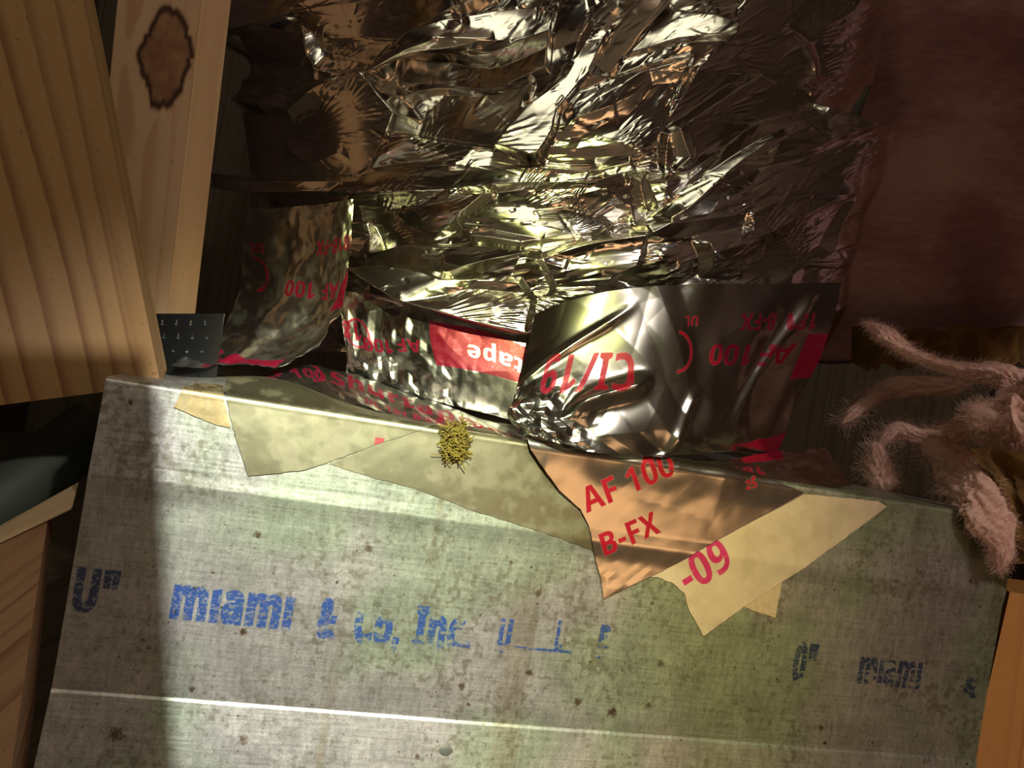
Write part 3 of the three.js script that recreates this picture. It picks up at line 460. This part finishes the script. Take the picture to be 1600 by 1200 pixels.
{
  const build = (p0, p1, nu, nv, front) => gridGeometry(nu, nv, (s, t) => {
    const phi = lerp(p0, p1, s), y = lerp(Y0, Y1, t), e = 0.01;
    const p = ductAt(phi, y, front ? 1 : 0.88), n = ductAt(phi, y + 4).sub(ductAt(phi, y - 4)).cross(ductAt(phi + e, y).sub(ductAt(phi - e, y))).normalize();
    const l = edgeAt(LEFT, y), r = edgeAt(RIGHT, y), x = (l + r) / 2 + (r - l) / 2 * (Math.abs(phi) < Math.PI / 2 ? Math.sin(phi) : Math.sign(phi) * (2 - Math.cos(phi - Math.sign(phi) * Math.PI / 2)));
    // the side of the tube away from the camera is only loosely creased
    return p.addScaledVector(n, (front ? crumple(x * 1.0, y) : 0) - 0.006);
  }, { wrapUV: (s, t) => [s * 2, t] });
  const root = thing('foil_duct', P(830, 545, 0.80), 'crumpled shiny foil jacket of a fat flexible duct rising from the box', 'duct');
  mesh('jacket', build(-1.66, 1.66, 920, 900, true), M.foil, root);
  mesh('jacket_back', build(1.64, 2 * Math.PI - 1.64, 40, 24, false), M.foil, root);
}

// ------------------------------------------------------------------ timbers at the left and lower right
{ // front web of the truss
  const a = P(-4, 690, 0.60), b = P(-4, 690, 0.60), e0 = P(9, -600, 0.46), e1 = P(251, 601, 0.60);
  const along = e1.clone().sub(e0).normalize(), facing = V3(0.22, 0.05, 1), z = facing.clone().addScaledVector(along, -facing.dot(along)).normalize(), x = along.clone().cross(z).normalize();
  const sgn = x.x > 0 ? -1 : 1, off = x.clone().multiplyScalar(sgn * 0.07).addScaledVector(z, -0.019);
  const m = mesh('truss_web', board(e0.clone().add(off), e1.clone().add(off), 0.14, 0.038, facing, [0.05, 0.2], 0.003), M.webFront, scene, { at: e1.clone().add(off) });
  tag(m, 'broad pine truss board with steep grain lines at the left edge', 'timber');
  const f0 = P(382, -600, 0.64), f1 = P(256, 540, 0.705), al2 = f1.clone().sub(f0).normalize(), fc2 = V3(-0.22, 0.0, 0.97), z2 = fc2.clone().addScaledVector(al2, -fc2.dot(al2)).normalize(), x2 = al2.clone().cross(z2).normalize(), o2 = x2.clone().multiplyScalar((x2.x > 0 ? -1 : 1) * 0.038).addScaledVector(z2, -0.019);
  const m2 = mesh('truss_web', board(f0.clone().add(o2), f1.clone().add(o2), 0.076, 0.038, fc2, [0.2 - P(226, 72, 0.66).dot(x2), 0.6 - P(226, 72, 0.66).dot(al2)], 0.003), M.webBack, scene, { at: f1.clone().add(o2) });
  tag(m2, 'narrow reddish truss board with a dark ringed knot behind the front one', 'timber');
}
{ // bottom chord: top edge painted paler for torchlight, grained wide face darker
  const al = P(100, 860, .54).sub(P(0, 990, .48)).normalize(), ac = P(60, 900, .5).sub(P(0, 850, .5)).normalize();
  const root = thing('truss_chord', P(0, 1240, .5), 'timber with torchlight painted into its pale upper edge at the lower left beside the box', 'timber');
  mesh('chord_body', block([P(-120, 907, .47), P(-120, 894, .50), P(-120, 1330, .52), P(-120, 1330, .46), P(74, 815, .535), P(84, 790, .58), P(40, 1250, .56), P(12, 1240, .50)], 0.002, ac, al), M.chord, root);
  mesh('lit_edge', block([P(-120, 900, .467), P(-120, 888, .49), P(-120, 892, .492), P(-120, 906, .468), P(113, 792, .545), P(123, 753, .60), P(121, 757, .601), P(111, 796, .546)], 0.0006, ac, P(113, 794, .545).sub(P(-120, 905, .47)).normalize()), M.litEdge, root, { label: 'edge painted pale as if lit' });
}
{ // pipe in the gap, its base colour darkened in place of shade
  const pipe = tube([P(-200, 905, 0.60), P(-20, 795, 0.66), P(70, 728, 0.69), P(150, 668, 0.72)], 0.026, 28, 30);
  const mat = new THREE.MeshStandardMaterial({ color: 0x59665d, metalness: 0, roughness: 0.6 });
  tag(mesh('vent_pipe', pipe, mat, scene, { at: P(0, 775, 0.66) }), 'grey-green pipe in the gap above the lower timber, shade put into its dark colour', 'pipe');
}
{ // post at the lower right
  const q = [P(1578, 925, 0.80), P(1760, 950, 0.80), P(1690, 1420, 0.78), P(1470, 1400, 0.78)], bk = V3(0.02, 0, -0.09);
  const g = block([q[0], q[1], q[1].clone().add(bk), q[0].clone().add(bk), q[3], q[2], q[2].clone().add(bk), q[3].clone().add(bk)], 0.002, V3(1, 0, 0), V3(0.17, -0.98, 0).normalize());
  tag(mesh('wood_post', g, M.post, scene, { at: P(1600, 1400, 0.8) }), 'orange timber post at the lower right corner behind the box', 'timber');
}
{ // toothed nail plate
  const root = thing('nail_plate', P(255, 590, 0.66), 'dull grey toothed nail plate beside the box corner', 'nail plate');
  const a = P(203, 490, 0.675), b = P(350, 490, 0.655), c = P(184, 640, 0.675), ex = b.clone().sub(a), ey = c.clone().sub(a), n = ey.clone().cross(ex).normalize(), at = (s, t, o = 0) => a.clone().addScaledVector(ex, s).addScaledVector(ey, t).addScaledVector(n, o);
  const mat = new THREE.MeshStandardMaterial({ color: 0x80868a, metalness: 1, roughness: 0.36 });
  const sh = new THREE.Shape([[0, 0], [ex.length(), 0], [ex.length(), ey.length()], [0, ey.length()]].map((p) => new THREE.Vector2(...p)));
  const holes = []; for (let r = 0; r < 7; r++) for (let k = 0; k < 6; k++) holes.push([0.005 + k * 0.0125 + (r % 2) * 0.003, 0.006 + r * 0.0105]);
  for (const [x, y] of holes) { const h = new THREE.Path(); h.absellipse(x, y, 0.0006, 0.0018, 0, Math.PI * 2); sh.holes.push(h); }
  const g = new THREE.ExtrudeGeometry(sh, { depth: 0.001, bevelEnabled: false, curveSegments: 6 }); g.applyMatrix4(new THREE.Matrix4().makeBasis(ex.clone().normalize(), ey.clone().normalize(), ex.clone().normalize().cross(ey.clone().normalize()))); g.translate(a.x, a.y, a.z);
  mesh('plate', g, mat, root);
  for (const [x, y] of holes) { const t = new THREE.ConeGeometry(0.0014, 0.003, 5); t.rotateX(Math.PI / 2); const q = at(x / ex.length(), y / ey.length() + 0.03, 0.0012); t.translate(q.x, q.y, q.z); mesh('tooth', t, mat, root); }
}

// ------------------------------------------------------------------ insulation at the right
M.batt = new THREE.MeshStandardMaterial({ roughness: 1, map: dataTexture(512, 512, (x, y) => { const n = fbm(x / 90, y / 60, 211, 4), f = fbm(x / 12, y / 3, 212, 3); return mix3([214, 176, 180], [166, 124, 134], clamp(0.5 + n + 0.35 * f, 0, 1)); }) });
M.pink = new THREE.MeshPhysicalMaterial({ roughness: 1, color: 0xf2c8be, sheen: 0.4, sheenRoughness: 0.8, sheenColor: new THREE.Color(0xffd8d0) });
M.pinkFibre = new THREE.MeshStandardMaterial({ roughness: 0.9, color: 0xf0cabf });
M.kraft = new THREE.MeshStandardMaterial({ roughness: 0.85, map: dataTexture(256, 256, (x, y) => { const n = fbm(x / 30, y / 30, 221, 4), f = vnoise(x / 2, y / 9, 222); return mix3([132, 98, 50], [84, 60, 28], clamp(0.5 + n + 0.2 * f, 0, 1)); }) });
{
  const nrm = V3(-0.35, 0.05, 1).normalize();
  const g = gridGeometry(70, 60, (s, t) => { const p = P(lerp(1120, 1900, s), lerp(-260, 560, t), lerp(1.16, 0.94, s)); return p.addScaledVector(nrm, 0.018 * fbm(s * 5, t * 6, 231, 4) + 0.012 * smooth(0.9, 1, t)); }, { thickness: 0.07 });
  tag(mesh('insulation_batt', g, M.batt, scene, { at: P(1500, 560, 1.02) }), 'shaded dusky pink insulation batt filling the upper right background', 'insulation');
  const k = gridGeometry(60, 8, (s, t) => { const x = lerp(1330, 1720, s), q = P(x, lerp(512 + 6 * vnoise(s * 14, 1, 241), 574 + 8 * vnoise(s * 18, 5, 242) + 6 * vnoise(s * 50, 2, 243), t), lerp(1.0, 0.92, s)); return q.addScaledVector(nrm, 0.006 * vnoise(s * 20, t * 3, 244) + 0.004); }, { thickness: 0.0012, wrapUV: (s, t) => [s * 1.5, t * 0.3] });
  tag(mesh('paper_facing', k, M.kraft, scene, { at: P(1520, 570, 0.96) }), 'brown paper strip along the lower edge of the upper right batt', 'paper');
}
function wool(label, points, radii, mat, fibreMat, seed, fibres, reach, name = 'insulation_tuft') {    // a torn lump: a lumpy core and loose fibres
  const rnd = mulberry(seed), curve = new THREE.CatmullRomCurve3(points), R = (t) => { const x = t * (radii.length - 1), i = Math.min(radii.length - 2, Math.floor(x)); return lerp(radii[i], radii[i + 1], x - i); };
  const len = curve.getLength(), fr = curve.computeFrenetFrames(200, false), root = thing(name, points[points.length - 1], label, 'insulation');
  const spot = (t, a, k = 1) => { const i = Math.round(clamp(t, 0, 1) * 200), p = curve.getPointAt(clamp(t, 0, 1)), ca = Math.cos(a), sa = Math.sin(a), L = t * len; const lump = 1 + 0.55 * fbm(L * 38 + ca * 1.3, sa * 1.3 + seed, seed, 3) + 0.30 * fbm(L * 190 + ca * 3, sa * 3 + seed, seed + 1, 3) + 0.10 * vnoise(L * 900, a * 6, seed + 2); const r = R(t) * lump * k * Math.sqrt(clamp(Math.min(t, 1 - t) * 9, 0, 1)); return p.addScaledVector(fr.normals[i], ca * r).addScaledVector(fr.binormals[i], sa * r * 0.7); };
  const nu = 64, nv = Math.max(40, Math.round(len / 0.0012));
  mesh('wool_core', gridGeometry(nu, nv, (s, t) => spot(t, -s * Math.PI * 2)), mat, root);
  const parts = [];
  for (let k = 0; k < fibres; k++) { const t = rnd(), a = rnd() * Math.PI * 2, p = spot(t, a, 0.9), c = curve.getPointAt(t), out = p.clone().sub(c).normalize(), tan = curve.getTangentAt(t), L = reach * (0.35 + rnd()), q = [p]; const dir = out.multiplyScalar(0.35 + 0.4 * rnd()).addScaledVector(tan, (rnd() - 0.5) * 2.4).add(V3(rnd() - 0.5, rnd() - 0.6, rnd() - 0.5).multiplyScalar(0.7)).normalize(); for (let j = 1; j <= 3; j++) { dir.add(V3(rnd() - 0.5, rnd() - 0.5, rnd() - 0.5).multiplyScalar(0.9)).normalize(); q.push(q[j - 1].clone().addScaledVector(dir, L / 3)); } parts.push(tube(q, 0.00006 + 0.00006 * rnd(), 3, 5)); }
  if (parts.length) mesh('loose_fibres', mergeGeometries(parts), fibreMat, root, { kind: 'stuff' });
  return root;
}
const at3 = (...l) => l.map(([x, y, d]) => P(x, y, d));
wool('long pale pink insulation wisp reaching left to a blunt tip', at3([1352, 504, .80], [1372, 516, .80], [1400, 536, .79], [1430, 556, .785], [1475, 572, .775], [1520, 582, .765], [1566, 588, .755], [1600, 612, .745], [1640, 640, .74]), [.007, .012, .009, .008, .009, .011, .013, .017, .02], M.pink, M.pinkFibre, 301, 4200, 0.007);
wool('thick pink insulation lump at the right edge above the brown paper', at3([1512, 640, .73], [1545, 660, .73], [1580, 662, .725], [1615, 655, .72], [1660, 640, .71]), [.012, .028, .040, .048, .055], M.pink, M.pinkFibre, 302, 5200, 0.009);
wool('pink insulation flap hanging down over the box corner', at3([1532, 722, .70], [1534, 760, .695], [1542, 800, .69], [1560, 840, .685], [1568, 870, .68], [1560, 892, .68]), [.010, .016, .017, .014, .009, .004], M.pink, M.pinkFibre, 303, 3200, 0.007);
wool('shaded pink insulation strand high in the dark cavity', at3([1316, 662, .86], [1350, 632, .86], [1395, 606, .86], [1450, 604, .85], [1515, 602, .84]), [.006, .009, .013, .012, .010], M.pink, M.pinkFibre, 304, 1200, 0.016);
wool('shaded pink insulation strand across the middle of the cavity', at3([1372, 700, .84], [1400, 672, .84], [1440, 680, .83], [1480, 676, .82], [1530, 650, .80]), [.006, .010, .009, .013, .016], M.pink, M.pinkFibre, 305, 1200, 0.016);
wool('drooping shaded pink insulation lump beside the thick pink one', at3([1440, 690, .80], [1475, 712, .79], [1505, 750, .78], [1522, 800, .77]), [.006, .016, .022, .018], M.pink, M.pinkFibre, 306, 1200, 0.014);
wool('short shaded pink insulation tuft standing on the left of the cavity', at3([1366, 690, .83], [1372, 725, .83], [1382, 770, .82]), [.008, .015, .017], M.pink, M.pinkFibre, 307, 1000, 0.014);
{ // brown paper torn open at the right edge
  const g = alongNormal((s, t) => { const q = net([[[1512, 702, .68], [1545, 700, .675], [1600, 705, .67], [1660, 710, .665]], [[1550, 740, .68], [1575, 745, .69], [1610, 750, .68], [1660, 760, .67]], [[1572, 790, .69], [1590, 800, .685], [1620, 810, .675], [1660, 820, .67]], [[1576, 850, .685], [1590, 858, .68], [1620, 860, .67], [1660, 870, .665]], [[1570, 888, .68], [1590, 882, .675], [1620, 876, .67], [1660, 880, .665]]])(s, t); return P(q[0] + 4 * vnoise(t * 30, s * 3, 251), q[1], q[2]); }, (s, t) => 0.004 * facet(s * 4, t * 5, 252));
  tag(mesh('paper_facing', gridGeometry(40, 60, g, { thickness: 0.0008 }), M.kraft, scene, { at: P(1600, 880, 0.68) }), 'torn brown paper flap at the right edge beside the hanging pink flap', 'paper');
}
{ // mustard clump of dirt on the bend
  const rnd = mulberry(401), parts = [];
  for (let k = 0; k < 420; k++) { const px = 692 + 34 * rnd() + 4 * (rnd() - 0.5), [u, v] = onFace(px, lerp(672, 716, rnd()) - (px > 715 ? 6 : 0)), p = sheet(u, v, 0.001 + 0.007 * rnd()), d = V3(rnd() - 0.5, rnd() - 0.5, rnd() - 0.5).normalize(), L = 0.0015 + 0.003 * rnd(); parts.push(tube([p, p.clone().addScaledVector(d, L).add(V3(0, 0, 0.0006)), p.clone().addScaledVector(d, 2 * L).add(V3(0.0006 * (rnd() - 0.5), 0.0008 * (rnd() - 0.5), 0))], 0.0003 + 0.0002 * rnd(), 4, 4)); }
  const [u, v] = onFace(708, 716);
  const m = mesh('dirt_clump', mergeGeometries(parts), new THREE.MeshStandardMaterial({ color: 0x85762a, roughness: 1 }), scene, { at: sheet(u, v, 0), kind: 'stuff' });
  tag(m, 'fuzzy mustard dirt clump on the top bend of the box', 'debris');
}

// ------------------------------------------------------------------ torch, added lamps and an added board shading the box's left end (all outside the frame)
function lampThing(name, label, at, aim, r, color, glow) {
  const root = thing(name, at, label, 'lamp'), dir = aim.clone().sub(at).normalize(), q = new THREE.Quaternion().setFromUnitVectors(V3(0, 1, 0), dir);
  const body = new THREE.LatheGeometry([[0.001, -0.14], [0.014, -0.14], [0.0145, -0.05], [r + 0.004, -0.025], [r + 0.004, -0.006], [r + 0.002, -0.006]].map((p) => new THREE.Vector2(...p)), 32); body.applyQuaternion(q); body.translate(at.x, at.y, at.z);
  mesh('housing', body, M.dark, root);
  const lens = new THREE.CylinderGeometry(r, r, 0.002, 32); lens.translate(0, -0.007, 0); lens.applyQuaternion(q); lens.translate(at.x, at.y, at.z);
  mesh('lens', lens, new THREE.MeshStandardMaterial({ color: 0x222222, emissive: color, emissiveIntensity: glow }), root); return root;
}
function spot(parent, color, power, cone, blur, aim, radius) { const l = new THREE.SpotLight(color, power, 0, cone, blur, 2); l.castShadow = true; l.shadow.radius = radius; l.shadow.mapSize.set(2048, 2048); l.position.set(0, 0, 0); const t = new THREE.Object3D(); t.name = 'lamp_aim'; t.position.copy(aim).sub(parent.position); parent.add(t); l.target = t; parent.add(l); }
const torch = lampThing('torch_lamp', 'hand torch shining on the box from above the camera', TORCH_AT, TORCH[1].aim, 0.012, 0xfffbe8, 6);
for (const t of TORCH) spot(torch, t.color, t.power, t.cone, t.blur, t.aim, 0.12);
function panelLamp(name, label, at, L, legs) {
  const root = thing(name, at, label, 'lamp'), dir = L.aim.clone().sub(at).normalize();
  const turn = new THREE.Matrix4().lookAt(V3(0, 0, 0), dir, V3(0, 1, 0)), add = (part, g, m, z) => { g.translate(0, 0, z); g.applyMatrix4(turn); mesh(part, g, m, root, { world: false }); };
  add('housing', new RoundedBoxGeometry(L.w + 0.04, L.h + 0.04, 0.05, 3, 0.012), M.dark, 0.034);
  add('diffuser', new RoundedBoxGeometry(L.w, L.h, 0.008, 2, 0.003), new THREE.MeshStandardMaterial({ color: 0x2a2018, emissive: L.color, emissiveIntensity: Math.min(0.5, L.power) }), 0.006);
  for (const x of [-0.35, 0.35]) add(legs > 0 ? 'hanger' : 'stand_leg', new THREE.CylinderGeometry(0.012, 0.014, 0.24, 12).translate(x * L.w, legs * (L.h / 2 + 0.12), 0), M.dark, 0.04);
  const l = new THREE.RectAreaLight(L.color, L.power, L.w, L.h); l.position.copy(dir).multiplyScalar(0.006); root.add(l); l.lookAt(L.aim.x, L.aim.y, L.aim.z);
}
panelLamp('added_warm_panel', 'added warm rectangular lamp right behind the camera for orange reflections', ADDED_WARM_AT, ADDED_WARM, -1);
panelLamp('added_reflection_panel', 'added broad cream light panel high behind the camera for foil reflections', ADDED_PANEL_AT, ADDED_PANEL, 1);
{ const root = thing('added_fill_bulb', ADDED_FILL_AT, 'added warm fill bulb hanging behind the camera', 'lamp');
  mesh('bulb', new THREE.SphereGeometry(0.03, 24, 16), new THREE.MeshStandardMaterial({ color: 0x332211, emissive: ADDED_FILL.color, emissiveIntensity: 4 }), root, { world: false });
  const cap = new THREE.CylinderGeometry(0.014, 0.014, 0.05, 20); cap.translate(0, 0.05, 0); mesh('socket', cap, M.dark, root, { world: false });
  const cord = new THREE.CylinderGeometry(0.003, 0.003, 0.8, 8); cord.translate(0, 0.47, 0); mesh('cord', cord, M.dark, root, { world: false });
  const l = new THREE.PointLight(ADDED_FILL.color, ADDED_FILL.power, 0, 2); l.castShadow = true; l.shadow.radius = 1.5; root.add(l); }
{ // added unseen board between torch and box, cut to shade its left end
  const s1 = sheet(onFace(205, 600)[0], 0.003), s2 = sheet(onFace(240, 1200)[0], onFace(240, 1200)[1]), k = 0.24, e1 = TORCH_AT.clone().lerp(s1, k), e2 = TORCH_AT.clone().lerp(s2, k);
  const al = e2.clone().sub(e1).normalize(), a = e1.clone().addScaledVector(al, -0.006), b = e2.clone().addScaledVector(al, 0.01), fc = V3(0, 0.5, 1), z = fc.clone().addScaledVector(al, -fc.dot(al)).normalize(), x = al.clone().cross(z).normalize();
  const off = x.clone().multiplyScalar((x.x > 0 ? -1 : 1) * 0.055);
  tag(mesh('added_shade_board', board(a.add(off), b.add(off), 0.11, 0.02, fc), M.chord, scene, { at: a }), 'added unseen board above the camera shading the left end of the box', 'timber');
}

{ // added unseen board, cut to keep lamps off the batt and right foil
  const A = TORCH_AT.clone().lerp(P(1172, 20, 0.69), 0.4), B = TORCH_AT.clone().lerp(P(1100, 500, 0.65), 0.4), C = TORCH_AT.clone().lerp(P(1235, 742, 0.68), 0.4);
  const zc = -0.262, L = (q) => [q.x, q.y], up = fromCam(0.42, 0.95, zc);
  const out = [L(B), L(C), ...[[0.165, 0.215], [0.33, 0.375], [0.36, 0.38], [0.42, 0.36], [0.53, 0.325], [0.555, 0.285], [0.62, 0.285], [0.68, 0.36], [0.80, 0.45], [0.80, 0.95]].map(([x, y]) => L(fromCam(x, y, zc))), L(up), L(A)];
  const g = new THREE.ExtrudeGeometry(new THREE.Shape(out.map((p) => new THREE.Vector2(...p))), { depth: 0.012, bevelEnabled: false }); g.translate(0, 0, zc);
  tag(mesh('added_plywood_shade', planarUV(g, V3(1, 0, 0), V3(0, 1, 0)), M.sheath, scene, { at: fromCam(0.45, 0.3, zc) }), 'added unseen plywood above the right of the frame, shaped to shade the wall batt', 'plywood');
}

camera.updateMatrixWorld();
renderer.render(scene, camera);
